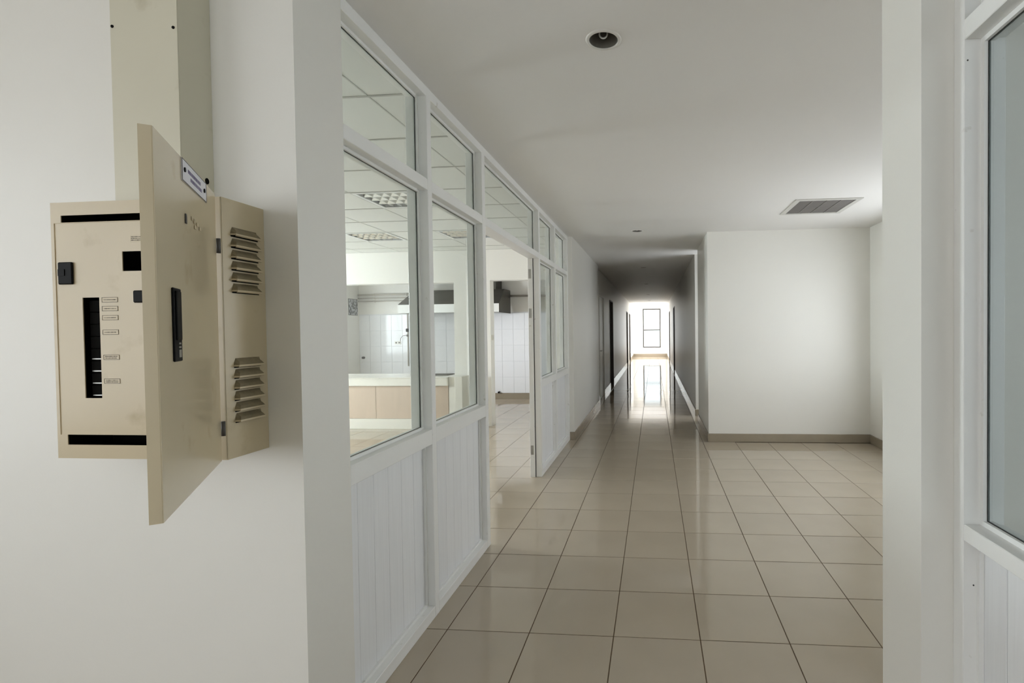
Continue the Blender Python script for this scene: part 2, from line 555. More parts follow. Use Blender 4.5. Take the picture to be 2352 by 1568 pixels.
# ------------------------------------------------------------------ skirting
def skirt(name, x0, x1, y0, y1, z1=0.105):
    o = MB().box(x0, x1, y0, y1, 0, z1, bev=0.003).build(name, 'skirt')
    return tag(o, kind='structure')
skirt('baseboard_alcove_end', 0.672, XA, YA - 0.013, YA)
skirt('baseboard_alcove_side', XA - 0.013, XA, YW1, YA - 0.013)
skirt('baseboard_corridor_block', 0.659, 0.672, YA - 0.013, 7.7)
skirt('baseboard_corridor_pier', -1.045, -1.032, 6.332, 9.35)
skirt('baseboard_corridor_pier_end', -1.103, -1.045, 6.332, 6.345)
def skirt_run(side, x0, x1, y0, y1, gaps):
    cur, k = y0, 0
    mb = MB()
    for a, b, _, _ in gaps:
        mb.box(x0, x1, cur, a - 0.05, 0, 0.105); cur = b + 0.05
    mb.box(x0, x1, cur, y1, 0, 0.105)
    return tag(mb.build('baseboard_' + side, 'skirt'), kind='structure')
skirt_run('corridor_left', -1.10, -1.087, 9.352, YE, DL)
skirt_run('corridor_right', 0.655, 0.668, 8.17, YE, DR)
skirt('baseboard_corridor_right_end', 0.655, 0.82, 8.157, 8.17)
skirt('baseboard_corridor_end', -1.1, 0.668, YE - 0.013, YE, 0.147)
skirt('baseboard_kitchen_back', -6.35, -1.25, YB - 0.03, YB - 0.012, 0.117)

# ------------------------------------------------------------------ corridor doors
def corridor_door(n, x_face, x_leaf, y0, y1, z1, leaf_m, sgn):
    """leaf set back in the wall, casing proud of it; sgn +1 when the door faces +x"""
    lx0, lx1 = sorted((x_leaf, x_leaf + 0.04))
    leaf = MB().box(lx0, lx1, y0 + 0.03, y1 - 0.03, 0.006, z1 - 0.03, bev=0.003).build('door_%d' % n, leaf_m)
    tag(leaf, kind='structure')
    c = MB()
    a, b = sorted((x_leaf - 0.005, x_face + sgn * 0.012))
    c.box(a, b, y0, y0 + 0.03, 0, z1).box(a, b, y1 - 0.03, y1, 0, z1).box(a, b, y0 + 0.03, y1 - 0.03, z1 - 0.03, z1)
    c.build('casing', leaf_m, leaf)
    h = MB()
    xx = x_leaf + (0.04 if sgn > 0 else 0.0)
    h.tube([(xx, y0 + 0.1, 1.0), (xx + sgn * 0.045, y0 + 0.1, 1.0), (xx + sgn * 0.045, y0 + 0.21, 1.0)], 0.009, 8)
    h.build('handle', 'metal', leaf)
corridor_door(1, -1.10, -1.143, *DL[0][:2], DL[0][3], 'whitedoor', 1)
corridor_door(2, -1.10, -1.20, *DL[1][:2], DL[1][3], 'darkdoorway', 1)  # dark leaf stands in for an open doorway to an unlit room
corridor_door(3, -1.10, -1.20, *DL[2][:2], DL[2][3], 'darkdoorway', 1)
corridor_door(4, -1.10, -1.20, *DL[3][:2], DL[3][3], 'darkdoorway', 1)
corridor_door(5, 0.668, 0.73, *DR[0][:2], DR[0][3], 'darkdoorway', -1)
corridor_door(6, 0.668, 0.73, *DR[1][:2], DR[1][3], 'darkdoorway', -1)

# ------------------------------------------------------------------ ceilings
LAMPS = [(-0.198, 2.076), (-0.195, 6.10), (-0.196, 9.72), (-0.197, 13.3), (-0.19, 17.4), (-0.185, 21.0)]
VENT = (1.36, 1.95, 4.84, 5.43)
LR = 0.063
def make_ceiling():
    mb = MB()
    lx = -0.195
    xs = [-1.215, lx - 0.1, lx + 0.1, VENT[0], VENT[1], XA + 0.15]
    ys = [YW1]
    for _, y in LAMPS:
        ys += [y - 0.1, y + 0.1]
    ys += [VENT[2], VENT[3], YE]
    ys = sorted(ys)
    for i in range(len(xs) - 1):
        for j in range(len(ys) - 1):
            x0, x1, y0, y1 = xs[i], xs[i + 1], ys[j], ys[j + 1]
            if i == 3 and abs(y0 - VENT[2]) < 1e-6:
                continue
            lamp = [l for l in LAMPS if i == 1 and abs(y0 - (l[1] - 0.1)) < 1e-6]
            o = len(mb.v)
            if lamp:
                cx, cy = lamp[0]
                n = 32
                for k in range(n):
                    a = 2 * PI * k / n
                    c, s = math.cos(a), math.sin(a)
                    q = max(abs(c), abs(s))
                    mb.v.append((lx + 0.1 * c / q, cy + 0.1 * s / q, ZC))
                for k in range(n):
                    a = 2 * PI * k / n
                    mb.v.append((cx + LR * math.cos(a), cy + LR * math.sin(a), ZC))
                for k in range(n):
                    k2 = (k + 1) % n
                    mb.face([o + k, o + k2, o + n + k2, o + n + k])
            else:
                mb.v += [(x0, y0, ZC), (x1, y0, ZC), (x1, y1, ZC), (x0, y1, ZC)]
                mb.face([o + 3, o + 2, o + 1, o])
    mb.box(-1.25, XA + 0.15, YW1, YE + 0.2, 2.80, 2.9)
    # recess behind the grille
    vx0, vx1, vy0, vy1 = VENT
    o = len(mb.v)
    mb.v += [(vx0, vy0, ZC), (vx1, vy0, ZC), (vx1, vy1, ZC), (vx0, vy1, ZC), (vx0, vy0, 2.8), (vx1, vy0, 2.8), (vx1, vy1, 2.8), (vx0, vy1, 2.8)]
    for q in ((0, 1, 5, 4), (1, 2, 6, 5), (2, 3, 7, 6), (3, 0, 4, 7)):
        mb.face([o + k for k in q], 1)
    ob = mb.build('ceiling', ['ceil', 'void'])
    return tag(ob, kind='structure')
make_ceiling()
struct('ceiling_near', MB().box(-3.4, 3.4, -3.4, YW0, 2.95, 3.05).box(-8.2, 3.4, YW0, YW1, 2.95, 3.05).box(XP, 0.768, YW0, YW1, ZC, 2.95).box(-1.25, XP, YL1, YW1, ZC, 2.95), 'ceil')
struct('ceiling_lobby', MB().box(0.82, 2.0, 6.45, 9.0, ZC, 2.75), 'ceil')
struct('ceiling_kitchen', MB().box(-6.5, -1.25, YK + 0.17, YB + 0.2, 2.62, 2.8), 'ceil')

# dining room: suspended ceiling with lay-in panels
ZK = 2.645
GX0, PX = -2.64, 0.59
GY0, PY = 2.459, 0.5553
TROFF = [(-1, 3), (-3, 6), (-1, 6)]   # (column, row) of the louvred lamps
def gx(i): return GX0 + (i + 1) * PX   # column -1 spans gx(-1)..gx(0)
def gy(j): return GY0 + j * PY
def make_grid_ceiling():
    slab = MB().box(-8.2, -1.215, YL1, YK, 2.80, 2.9).build('ceiling_grid', 'ceil')
    tag(slab, kind='structure')
    bars, rails = MB(), MB()
    x_edges = [-8.0] + [gx(i) for i in range(-9, 2) if -7.95 < gx(i) < -1.25] + [-1.215]
    y_edges = [YL1] + [gy(j) for j in range(-1, 10) if YL1 + 0.05 < gy(j) < YK - 0.1] + [YK]
    for x in x_edges:
        rails.box(x - 0.004, x + 0.004, YL1, YK, ZK - 0.001, ZK + 0.03)
    for y in y_edges:
        bars.box(-8.0, -1.215, y - 0.007, y + 0.007, ZK - 0.0032, ZK + 0.029)
    bars.build('cross_bars', 'tbar', slab)
    rails.build('runner_bars', 'runner', slab)
    troff = {(round(gx(c), 3), round(gy(r), 3)) for c, r in TROFF}
    for i in range(len(x_edges) - 1):
        for j in range(len(y_edges) - 1):
            x0, x1, y0, y1 = x_edges[i], x_edges[i + 1], y_edges[j], y_edges[j + 1]
            if (round(x0, 3), round(y0, 3)) in troff:
                continue
            cx, cy = (x0 + x1) / 2, (y0 + y1) / 2
            hx, hy = (x1 - x0) / 2 - 0.006, (y1 - y0) / 2 - 0.006
            MB().box(cx - hx, cx + hx, cy - hy, cy + hy, ZK + 0.001, ZK + 0.014).build('panel', 'panel', slab, origin=(cx, cy, ZK))
make_grid_ceiling()

def make_troffer(c, r, label):
    x0, x1, y0, y1 = gx(c) + 0.013, gx(c) + PX - 0.013, gy(r) + 0.013, gy(r) + PY - 0.013
    t = thing('louvred_ceiling_lamp', label, 'ceiling lamp', ((x0 + x1) / 2, (y0 + y1) / 2, ZK), 'louvred lamps in the panel ceiling')
    h = MB()
    z1 = ZK + 0.10
    h.box(x0, x1, y0, y1, z1, z1 + 0.01)
    for a in ((x0, x0 + 0.006, y0, y1), (x1 - 0.006, x1, y0, y1), (x0 + 0.006, x1 - 0.006, y0, y0 + 0.006), (x0 + 0.006, x1 - 0.006, y1 - 0.006, y1)):
        h.box(*a, ZK + 0.002, z1)
    h.build('housing', 'diffuse_white', t)
    f = MB()
    for a in ((x0, x0 + 0.03, y0, y1), (x1 - 0.03, x1, y0, y1), (x0 + 0.03, x1 - 0.03, y0, y0 + 0.025), (x0 + 0.03, x1 - 0.03, y1 - 0.025, y1)):
        f.box(*a, ZK - 0.004, ZK + 0.002)
    f.build('frame', 'diffuse_white', t)
    nx, ny = 6, 4
    for k in range(1, ny):
        y = y0 + 0.025 + (y1 - y0 - 0.05) * k / ny
        MB().prism([(y - 0.022, ZK + 0.04), (y + 0.022, ZK + 0.04), (y + 0.002, ZK), (y - 0.002, ZK)], x0 + 0.03, x1 - 0.03, 'x').build('louvre_blade', 'louvre', t)
    for k in range(1, nx):
        x = x0 + 0.03 + (x1 - x0 - 0.06) * k / nx
        MB().prism([(x - 0.014, ZK + 0.039), (x + 0.014, ZK + 0.039), (x + 0.002, ZK + 0.001), (x - 0.002, ZK + 0.001)], y0 + 0.025, y1 - 0.025, 'y').build('cross_blade', 'louvre', t)
    for k in range(ny):
        y = y0 + 0.025 + (y1 - y0 - 0.05) * (k + 0.5) / ny
        MB().tube([(x0 + 0.03, y, ZK + 0.075), (x1 - 0.03, y, ZK + 0.075)], 0.013, 10).build('tube', 'diffuse_white', t, smooth=True)
    return t
make_troffer(-1, 3, 'square louvred ceiling lamp nearest the camera behind the partition glass')
make_troffer(-3, 6, 'square louvred ceiling lamp cut off by the white wall edge, above the wall notice')
make_troffer(-1, 6, 'square louvred ceiling lamp behind the second mullion, nearest the kitchen header')

# ------------------------------------------------------------------ downlights
def make_downlight(x, y, label, detail=True):
    t = thing('recessed_downlight', label, 'ceiling lamp', (x, y, ZC), 'round downlights along the corridor ceiling')
    MB().lathe([(LR - 0.003, ZC + 0.004), (LR - 0.003, ZC - 0.004), (LR, ZC - 0.006), (0.070, ZC - 0.005), (0.075, ZC - 0.001), (0.075, ZC + 0.0005)], x, y).build('trim_ring', 'rim', t, smooth=True)
    MB().lathe([(LR - 0.004, ZC - 0.002), (LR - 0.006, ZC + 0.02), (0.053, ZC + 0.06), (0.045, ZC + 0.10), (0.02, ZC + 0.115), (0.0005, ZC + 0.116)], x, y).build('reflector', 'can', t, smooth=True)
    if detail:
        MB().lathe([(0.0005, ZC + 0.085), (0.019, ZC + 0.085), (0.019, ZC + 0.114)], x, y, 20).build('socket', 'black', t, smooth=True)
        n = 18
        pts = [(x + 0.016 * math.cos(PI + PI * k / n), y - 0.004, ZC + 0.022 + 0.018 * math.sin(PI + PI * k / n)) for k in range(n + 1)]
        pts = [(pts[0][0], pts[0][1], ZC + 0.09)] + pts + [(pts[-1][0], pts[-1][1], ZC + 0.09)]
        MB().tube(pts, 0.0036, 8).build('tube', 'bulb', t, smooth=True)
    return t
ords = ['large round downlight in the near corridor ceiling with a visible lamp loop', 'second downlight from the camera, level with the end of the glazed partition',
        'third downlight from the camera in the corridor ceiling', 'fourth downlight from the camera in the corridor ceiling',
        'fifth downlight from the camera, tiny in the corridor ceiling', 'farthest downlight, closest to the window at the corridor end']
for (x, y), lab in zip(LAMPS, ords):
    make_downlight(x, y, lab)

# ------------------------------------------------------------------ ceiling grille
def make_vent():
    x0, x1, y0, y1 = VENT
    t = thing('air_grille', 'square grey air grille in the ceiling above the alcove', 'air vent', ((x0 + x1) / 2, (y0 + y1) / 2, ZC))
    w = 0.035
    f = MB()
    e = 0.012
    for a in ((x0 - e, x0 + w, y0 - e, y1 + e), (x1 - w, x1 + e, y0 - e, y1 + e), (x0 + w, x1 - w, y0 - e, y0 + w), (x0 + w, x1 - w, y1 - w, y1 + e)):
        f.box(*a, ZC - 0.008, ZC + 0.004)
    f.build('frame', 'vent_frame', t)
    n = 22
    for k in range(n):
        y = y0 + w + (y1 - y0 - 2 * w) * (k + 0.5) / n
        MB().prism([(y - 0.012, ZC + 0.008), (y - 0.010, ZC + 0.009), (y + 0.013, ZC - 0.002), (y + 0.011, ZC - 0.004)], x0 + w, x1 - w, 'x').build('slat', 'vent', t)
    for k in range(1, 4):
        x = x0 + w + (x1 - x0 - 2 * w) * k / 4
        MB().box(x - 0.004, x + 0.004, y0 + w, y1 - w, ZC - 0.006, ZC + 0.004).build('crossbar', 'vent', t)
make_vent()

# ------------------------------------------------------------------ glazed partition between corridor and dining room
XB = -1.212     # dining-side face
XG = -1.160     # glass plane
def make_partition():
    t = thing('glazed_partition', 'white timber glazed partition with low boarded panels along the corridor', 'partition', ((XP + XB) / 2, 4.0, 0))
    B = 0.002
    posts = [(2.365, 2.411, 0), (3.145, 3.202, 0), (4.722, 4.775, 0), (5.500, 5.546, 0), (6.288, 6.343, 0)]
    for a, b, _ in posts:
        MB().box(XB, XP, a, b, 0, ZC, bev=B).build('mullion', 'white', t)
    MB().box(XB + 0.001, XP - 0.0005, 1.6995, 6.288, 2.585, ZC, bev=B).build('top_rail', 'white', t)
    bays = [(1.6995, 2.365, True), (2.411, 3.145, True), (3.202, 4.722, False), (4.775, 5.500, True), (5.546, 6.288, True)]
    bead = 0.012
    def beads(name, y0, y1, z0, z1, x):
        m = MB()
        for dx0, dx1 in ((0.0035, 0.014), (-0.014, -0.0035)):
            m.box(x + dx0, x + dx1, y0, y0 + bead, z0, z1).box(x + dx0, x + dx1, y1 - bead, y1, z0, z1)
            m.box(x + dx0, x + dx1, y0 + bead, y1 - bead, z0, z0 + bead).box(x + dx0, x + dx1, y0 + bead, y1 - bead, z1 - bead, z1)
        o = m.build(name, 'white', t)
        g = MB()
        gw = 0.0016
        for s in (1,):
            gx0, gx1 = sorted((x + s * 0.0026, x + s * 0.0042))
            g.box(gx0, gx1, y0 + bead, y0 + bead + gw, z0 + bead, z1 - bead).box(gx0, gx1, y1 - bead - gw, y1 - bead, z0 + bead, z1 - bead)
            g.box(gx0, gx1, y0 + bead + gw, y1 - bead - gw, z0 + bead, z0 + bead + gw).box(gx0, gx1, y0 + bead + gw, y1 - bead - gw, z1 - bead - gw, z1 - bead)
        g.build('gasket', 'gasket', o)
    def pane(y0, y1, z0, z1):
        MB().box(XG - 0.0025, XG + 0.0025, y0 + 0.002, y1 - 0.002, z0 + 0.002, z1 - 0.002).build('pane', 'glass', t)
        beads('glazing_bead', y0, y1, z0, z1, XG)
    for y0, y1, closed in bays:
        MB().box(XB + 0.001, XP - 0.0005, y0, y1, 2.125, 2.180, bev=B).build('transom', 'white', t)
        pane(y0, y1, 2.180, 2.585)
        if closed:
            MB().box(XB + 0.001, XP - 0.0005, y0, y1, 0.868, 0.943, bev=B).build('sill_rail', 'white', t)
            pane(y0, y1, 0.943, 2.125)
            MB().box(XB + 0.001, XP - 0.0005, y0, y1, 0, 0.056, bev=B).build('bottom_rail', 'white', t)
            n = max(3, round((y1 - y0) / 0.104))
            w = (y1 - y0) / n
            for k in range(n):
                a, b = y0 + k * w + 0.0005, y0 + (k + 1) * w - 0.0005
                MB().box(XG - 0.009, XG + 0.009, a, b, 0.057, 0.867, bev=0.0012).build('board', 'board', t, origin=(XG, (a + b) / 2, 0.057))
            m = MB()
            for s in (1, -1):
                q0, q1 = sorted((XG + s * 0.0095, XG + s * 0.022))
                m.box(q0, q1, y0, y1, 0.056, 0.068).box(q0, q1, y0, y1, 0.856, 0.868)
                m.box(q0, q1, y0, y0 + 0.012, 0.068, 0.856).box(q0, q1, y1 - 0.012, y1, 0.068, 0.856)
            m.build('panel_bead', 'white', t)
    # rebate strip and hinge leaves on the far door jamb
    MB().box(XG - 0.006, XG + 0.001, 4.7195, 4.7225, 0, 2.125).build('rebate', 'gasket', t)
    MB().box(XG - 0.052, XG - 0.006, 4.708, 4.722, 0, 2.122, bev=0.001).build('door_stop', 'white', t)
    for z in (0.22, 1.55, 1.93):
        MB().box(XG - 0.045, XG - 0.02, 4.7062, 4.708, z, z + 0.09).build('hinge_leaf', 'metal', t)
    # shadow seat of the frame on the floor
    return t
make_partition()

# glazed partition on the right of the room the camera stands in
def make_side_partition():
    X0, X1, XGR = 0.856, 0.965, 0.914
    t = thing('side_partition', 'white glazed partition with boarded lower panel at the right picture edge', 'partition', ((X0 + X1) / 2, -0.2, 0))
    posts = [(1.454, 1.4995)]
    y = 1.454
    while y > -2.9:
        y -= 0.80
        posts.append((y - 0.046, y))
        y -= 0.046
    posts.append((-3.2, -3.15))
    for a, b in posts:
        MB().box(X0, X1, a, b, 0, 2.95, bev=0.002).build('mullion', 'white', t)
    for k in range(len(posts) - 1):
        y1, y0 = posts[k][0], posts[k + 1][1]
        if y1 - y0 < 0.08:
            continue
        for nm, z0, z1 in (('transom', 2.211, 2.266), ('sill_rail', 0.826, 0.872), ('bottom_rail', 0, 0.056), ('top_rail', 2.89, 2.95)):
            MB().box(X0 + 0.0005, X1 - 0.0005, y0, y1, z0, z1, bev=0.002).build(nm, 'white', t)
        for z0, z1 in ((0.872, 2.211), (2.266, 2.89)):
            MB().box(XGR - 0.0025, XGR + 0.0025, y0 + 0.002, y1 - 0.002, z0 + 0.002, z1 - 0.002).build('pane', 'glass_side', t)
            m = MB(); g = MB()
            e = 0.014
            for s in (1, -1):
                a, b = sorted((XGR + s * 0.0035, XGR + s * 0.014))
                m.box(a, b, y0, y0 + e, z0, z1).box(a, b, y1 - e, y1, z0, z1).box(a, b, y0 + e, y1 - e, z0, z0 + e).box(a, b, y0 + e, y1 - e, z1 - e, z1)
                if s > 0:
                    continue
                a, b = sorted((XGR + s * 0.0026, XGR + s * 0.0042))
                e2 = e + 0.0016
                g.box(a, b, y0 + e, y0 + e2, z0 + e, z1 - e).box(a, b, y1 - e2, y1 - e, z0 + e, z1 - e).box(a, b, y0 + e2, y1 - e2, z0 + e, z0 + e2).box(a, b, y0 + e2, y1 - e2, z1 - e2, z1 - e)
            bo = m.build('glazing_bead', 'white', t)
            g.build('gasket', 'gasket', bo)
        n = max(1, round((y1 - y0) / 0.104))
        w = (y1 - y0) / n
        for q in range(n):
            a, b = y0 + q * w + 0.0012, y0 + (q + 1) * w - 0.0012
            MB().box(XGR - 0.009, XGR + 0.009, a, b, 0.057, 0.825, bev=0.0018).build('board', 'board', t, origin=(XGR, (a + b) / 2, 0.057))
        m = MB()
        a, b = XGR - 0.022, XGR - 0.0095
        m.box(a, b, y0, y1, 0.056, 0.068).box(a, b, y0, y1, 0.814, 0.826).box(a, b, y0, y0 + 0.012, 0.068, 0.814).box(a, b, y1 - 0.012, y1, 0.068, 0.814)
        m.build('panel_bead', 'white', t)
    for x, z in ((0.8655, 2.155), (0.8835, 0.700)):
        c = [(x + 0.0022 * math.cos(2 * PI * k / 10), z + 0.0022 * math.sin(2 * PI * k / 10)) for k in range(10)]
        MB().prism(c, 1.4532, 1.4545, 'y').build('screw', 'gasket', t)
make_side_partition()

# ------------------------------------------------------------------ electrical cabinet
BX0, BX1 = -1.803, -1.250
BY0, BY1 = 1.343, 1.4995
BZ0, BZ1 = 1.058, 1.827
def make_cabinet():
    t = thing('electrical_cabinet', 'cream steel electrical cabinet on the wall with its door swung open', 'electrical box', ((BX0 + BX1) / 2, BY1, BZ0))
    w = 0.0025
    body = MB()
    body.box(BX0, BX1, BY1 - w, BY1, BZ0, BZ1)                        # back
    body.box(BX0, BX1, BY0, BY1 - w, BZ0, BZ0 + w)                    # bottom
    body.box(BX0, BX1, BY0, BY1 - w, BZ1 - w, BZ1)                    # top
    body.box(BX0, BX0 + w, BY0, BY1 - w, BZ0 + w, BZ1 - w)            # left
    body.box(BX1 - w, BX1, BY0, BY1 - w, BZ0 + w, BZ1 - w)            # right side
    # front lip
    for a in ((BX0 + w, BX1 - w, BZ0 + w, 1.099), (BX0 + w, BX1 - w, 1.788, BZ1 - w), (BX0 + w, -1.769, 1.099, 1.788), (-1.285, BX1 - w, 1.099, 1.788)):
        body.box(a[0], a[1], BY0, BY0 + w, a[2], a[3])
    b = body.build('body', 'cream', t)
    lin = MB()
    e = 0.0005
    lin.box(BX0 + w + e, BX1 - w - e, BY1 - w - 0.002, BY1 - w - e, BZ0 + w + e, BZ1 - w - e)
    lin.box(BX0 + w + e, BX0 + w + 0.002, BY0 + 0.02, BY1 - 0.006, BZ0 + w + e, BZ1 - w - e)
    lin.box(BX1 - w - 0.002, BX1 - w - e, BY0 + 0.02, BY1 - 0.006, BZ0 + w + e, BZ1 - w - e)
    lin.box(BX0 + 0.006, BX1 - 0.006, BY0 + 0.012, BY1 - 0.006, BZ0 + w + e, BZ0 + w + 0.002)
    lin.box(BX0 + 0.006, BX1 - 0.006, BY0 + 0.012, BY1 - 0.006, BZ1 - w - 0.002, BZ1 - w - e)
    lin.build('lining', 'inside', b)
    # pressed louvres on the right side
    def louvre(zb):
        m = MB()
        ya, yb, hgt, out, ins = 1.370, 1.475, 0.025, 0.016, 0.013
        prof = [(0.0, 0.0), (0.45, 0.62), (0.8, 0.92), (1.0, 1.0)]   # (fraction down, fraction out)
        n = len(prof)
        for k, (fd, fo) in enumerate(prof):
            i_ = ins * (1 - fd) ** 1.3
            m.v += [(BX1 + 0.0004, ya + i_ * 0.6, zb + hgt * (1 - fd)), (BX1 + out * fo + 0.0004, ya + i_ + 0.004 * (1 - fo) + 0.004, zb + hgt * (1 - fd)),
                    (BX1 + out * fo + 0.0004, yb - i_ - 0.004 * (1 - fo) - 0.004, zb + hgt * (1 - fd)), (BX1 + 0.0004, yb - i_ * 0.6, zb + hgt * (1 - fd))]
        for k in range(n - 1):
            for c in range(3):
                m.face([k * 4 + c, k * 4 + c + 1, (k + 1) * 4 + c + 1, (k + 1) * 4 + c], 2 if k < n - 2 else 0)  # upper faces get the painted shade, the lip stays cream
        # turned-in lower edge and the dark slit under it
        o = len(m.v)
        q = (n - 1) * 4
        m.v += [(BX1 + out * 0.72, ya + 0.006, zb - 0.0022), (BX1 + out * 0.72, yb - 0.006, zb - 0.0022)]
        m.face([q + 1, q + 2, o + 1, o])
        o2 = len(m.v)
        m.v += [(BX1 + 0.0008, ya + 0.002, zb - 0.004), (BX1 + 0.0008, yb - 0.002, zb - 0.004), (BX1 + 0.0008, yb - 0.002, zb + 0.004), (BX1 + 0.0008, ya + 0.002, zb + 0.004)]
        m.face([o2, o2 + 1, o2 + 2, o2 + 3], 1)
        return m.build('louvre', ['cream', 'void', 'louvre_shade'], b)
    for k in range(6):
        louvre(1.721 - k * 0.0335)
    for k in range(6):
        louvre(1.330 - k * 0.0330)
    # inner cover plate with cut-outs
    px0, px1, pz0, pz1 = -1.781, -1.288, 1.131, 1.763
    holes = [(-1.697, -1.642, 1.241, 1.541), (-1.563, -1.46, 1.617, 1.675)]
    xs = sorted({px0, px1, *[h[0] for h in holes], *[h[1] for h in holes]})
    zs = sorted({pz0, pz1, *[h[2] for h in holes], *[h[3] for h in holes]})
    y0, y1 = 1.3365, 1.339
    pm = MB()
    solid = {}
    for i in range(len(xs) - 1):
        for j in range(len(zs) - 1):
            cx, cz = (xs[i] + xs[i + 1]) / 2, (zs[j] + zs[j + 1]) / 2
            solid[i, j] = not any(h[0] < cx < h[1] and h[2] < cz < h[3] for h in holes)
    for (i, j), s in solid.items():
        if not s:
            continue
        a, c, p, q = xs[i], xs[i + 1], zs[j], zs[j + 1]
        o = len(pm.v)
        pm.v += [(a, y0, p), (c, y0, p), (c, y0, q), (a, y0, q), (a, y1, p), (c, y1, p), (c, y1, q), (a, y1, q)]
        pm.face([o, o + 1, o + 2, o + 3]); pm.face([o + 7, o + 6, o + 5, o + 4])
        for (di, dj), e4 in (((0, -1), (0, 4, 5, 1)), ((1, 0), (1, 5, 6, 2)), ((0, 1), (2, 6, 7, 3)), ((-1, 0), (3, 7, 4, 0))):
            if not solid.get((i + di, j + dj), False):
                pm.face([o + k for k in e4])
    plate = pm.build('cover_plate', 'cream', t)
    added_hem = MB().box(px0 - 0.0025, px0, 1.3345, 1.3415, pz0, pz1, bev=0.0006).box(px0 - 0.0025, px1, 1.3350, 1.3415, pz1, pz1 + 0.0022, bev=0.0005)  # strips added so the plate edges catch light
    added_hem.build('added_hem', 'cream', plate)
    # stays that carry the plate
    MB().box(-1.79, -1.775, 1.3395, 1.3425, 1.30, 1.60).build('bracket', 'cream', plate)
    # black rotary knob and small latch
    kb = MB().box(-1.769, -1.7215, 1.3300, 1.3362, 1.581, 1.647, bev=0.0025).box(-1.766, -1.745, 1.3285, 1.3302, 1.606, 1.626)
    tag(kb.build('knob', 'black', plate), 'square black knob at the left edge of the cover plate')
    MB().box(-1.526, -1.49, 1.3295, 1.3362, 1.523, 1.559, bev=0.003).build('latch', 'black', plate)
    # circuit breakers seen at the bottom of the slot
    for k in range(8):
        z = 1.243 + k * 0.0365
        br = MB().box(-1.695, -1.644, 1.352, 1.42, z, z + 0.035, bev=0.002)
        o = br.build('breaker', 'void', t)
        if k < 4:
            MB().box(-1.688, -1.645, 1.3495, 1.353, z + 0.0035, z + 0.0065).build('breaker_edge', 'metal', o)
    # stickers beside the slot
    rng = random.Random(11)
    def sticker(x, z, w_, h_, frame=True, lines=2):
        s = MB().box(x, x + w_, 1.3360, 1.3364, z - h_, z)
        so = s.build('sticker', 'sticker', plate)
        m = MB()
        l = 0.0010
        if frame:
            m.box(x, x + w_, 1.3356, 1.3359, z - l, z).box(x, x + w_, 1.3356, 1.3359, z - h_, z - h_ + l)
            m.box(x, x + l, 1.3356, 1.3359, z - h_, z).box(x + w_ - l, x + w_, 1.3356, 1.3359, z - h_, z)
        for q in range(lines):
            zc = z - h_ * (q + 1) / (lines + 1)
            xx = x + 0.006
            while xx < x + w_ - 0.008:
                ww = rng.uniform(0.0012, 0.0034)
                hh = rng.uniform(0.0010, 0.0022)
                m.box(xx, xx + ww, 1.3356, 1.3359, zc - hh / 2, zc + hh / 2)
                xx += ww + rng.uniform(0.0004, 0.0011)
        m.build('print', 'ink', so)
    for zt, ln in ((1.5405, 1), (1.5145, 1), (1.4875, 1), (1.4445, 1), (1.3700, 2), (1.2990, 2)):
        sticker(-1.633, zt, 0.052, 0.0145, True, ln)
    sticker(-1.5385, 1.722, 0.075, 0.020, False, 3)

    # door, swung about 124 degrees open
    Hx, Hy = -1.2505, 1.3235
    Lw, th = 0.532, 0.022
    d = Vector((0.55188, -0.83393, 0)); n = Vector((0.83393, 0.55188, 0))
    def P(u, k, z):
        return tuple(Vector((Hx, Hy, 0)) + d * u + n * k + Vector((0, 0, z)))
    def dbox(m, u0, u1, k0, k1, z0, z1, bev=0.0):
        tmp = MB().box(u0, u1, k0, k1, z0, z1, bev=bev)
        o = len(m.v)
        m.v += [P(*v) for v in tmp.v]
        for f in tmp.f:
            m.face([o + q for q in f])
        return m
    dz0, dz1 = BZ0 + 0.002, BZ1 + 0.003
    dm = MB()
    dbox(dm, 0, Lw, -0.0018, 0, dz0, dz1, bev=0.0006)               # skin
    dbox(dm, Lw - 0.002, Lw, -th, -0.0018, dz0, dz1)               # free flange
    dbox(dm, 0.0, 0.002, -th, -0.0018, dz0, dz1)                   # hinge flange
    dbox(dm, 0.002, Lw - 0.002, -th, -0.0018, dz1 - 0.002, dz1)
    dbox(dm, 0.002, Lw - 0.002, -th, -0.0018, dz0, dz0 + 0.002)
    dbox(dm, Lw - 0.012, Lw - 0.002, -th, -th + 0.002, dz0 + 0.002, dz1 - 0.002)
    door = dm.build('door', 'cream_door', t)
    # nameplate
    pl = dbox(MB(), 0.112, 0.342, 0.0003, 0.0018, 1.778, 1.829)
    po = tag(pl.build('nameplate', 'plate', door), 'pale lilac engraved plate at the top of the door')
    fr = MB()
    for a in ((0.338, 0.342, 1.778, 1.829), (0.112, 0.115, 1.778, 1.829), (0.115, 0.338, 1.778, 1.780), (0.115, 0.338, 1.8275, 1.829)):
        dbox(fr, a[0], a[1], 0.0018, 0.0022, a[2], a[3])
    fr.build('plate_border', 'alu', po)
    pr = MB()
    rng = random.Random(5)
    for zc, ua, ub in ((1.811, 0.175, 0.288), (1.796, 0.165, 0.272)):
        u = ua
        while u < ub:
            ww = rng.uniform(0.004, 0.009)
            dbox(pr, u, u + ww, 0.0018, 0.0021, zc - 0.0042, zc + 0.0042)
            u += ww + rng.uniform(0.0015, 0.003)
    pr.build('print', 'print', po)
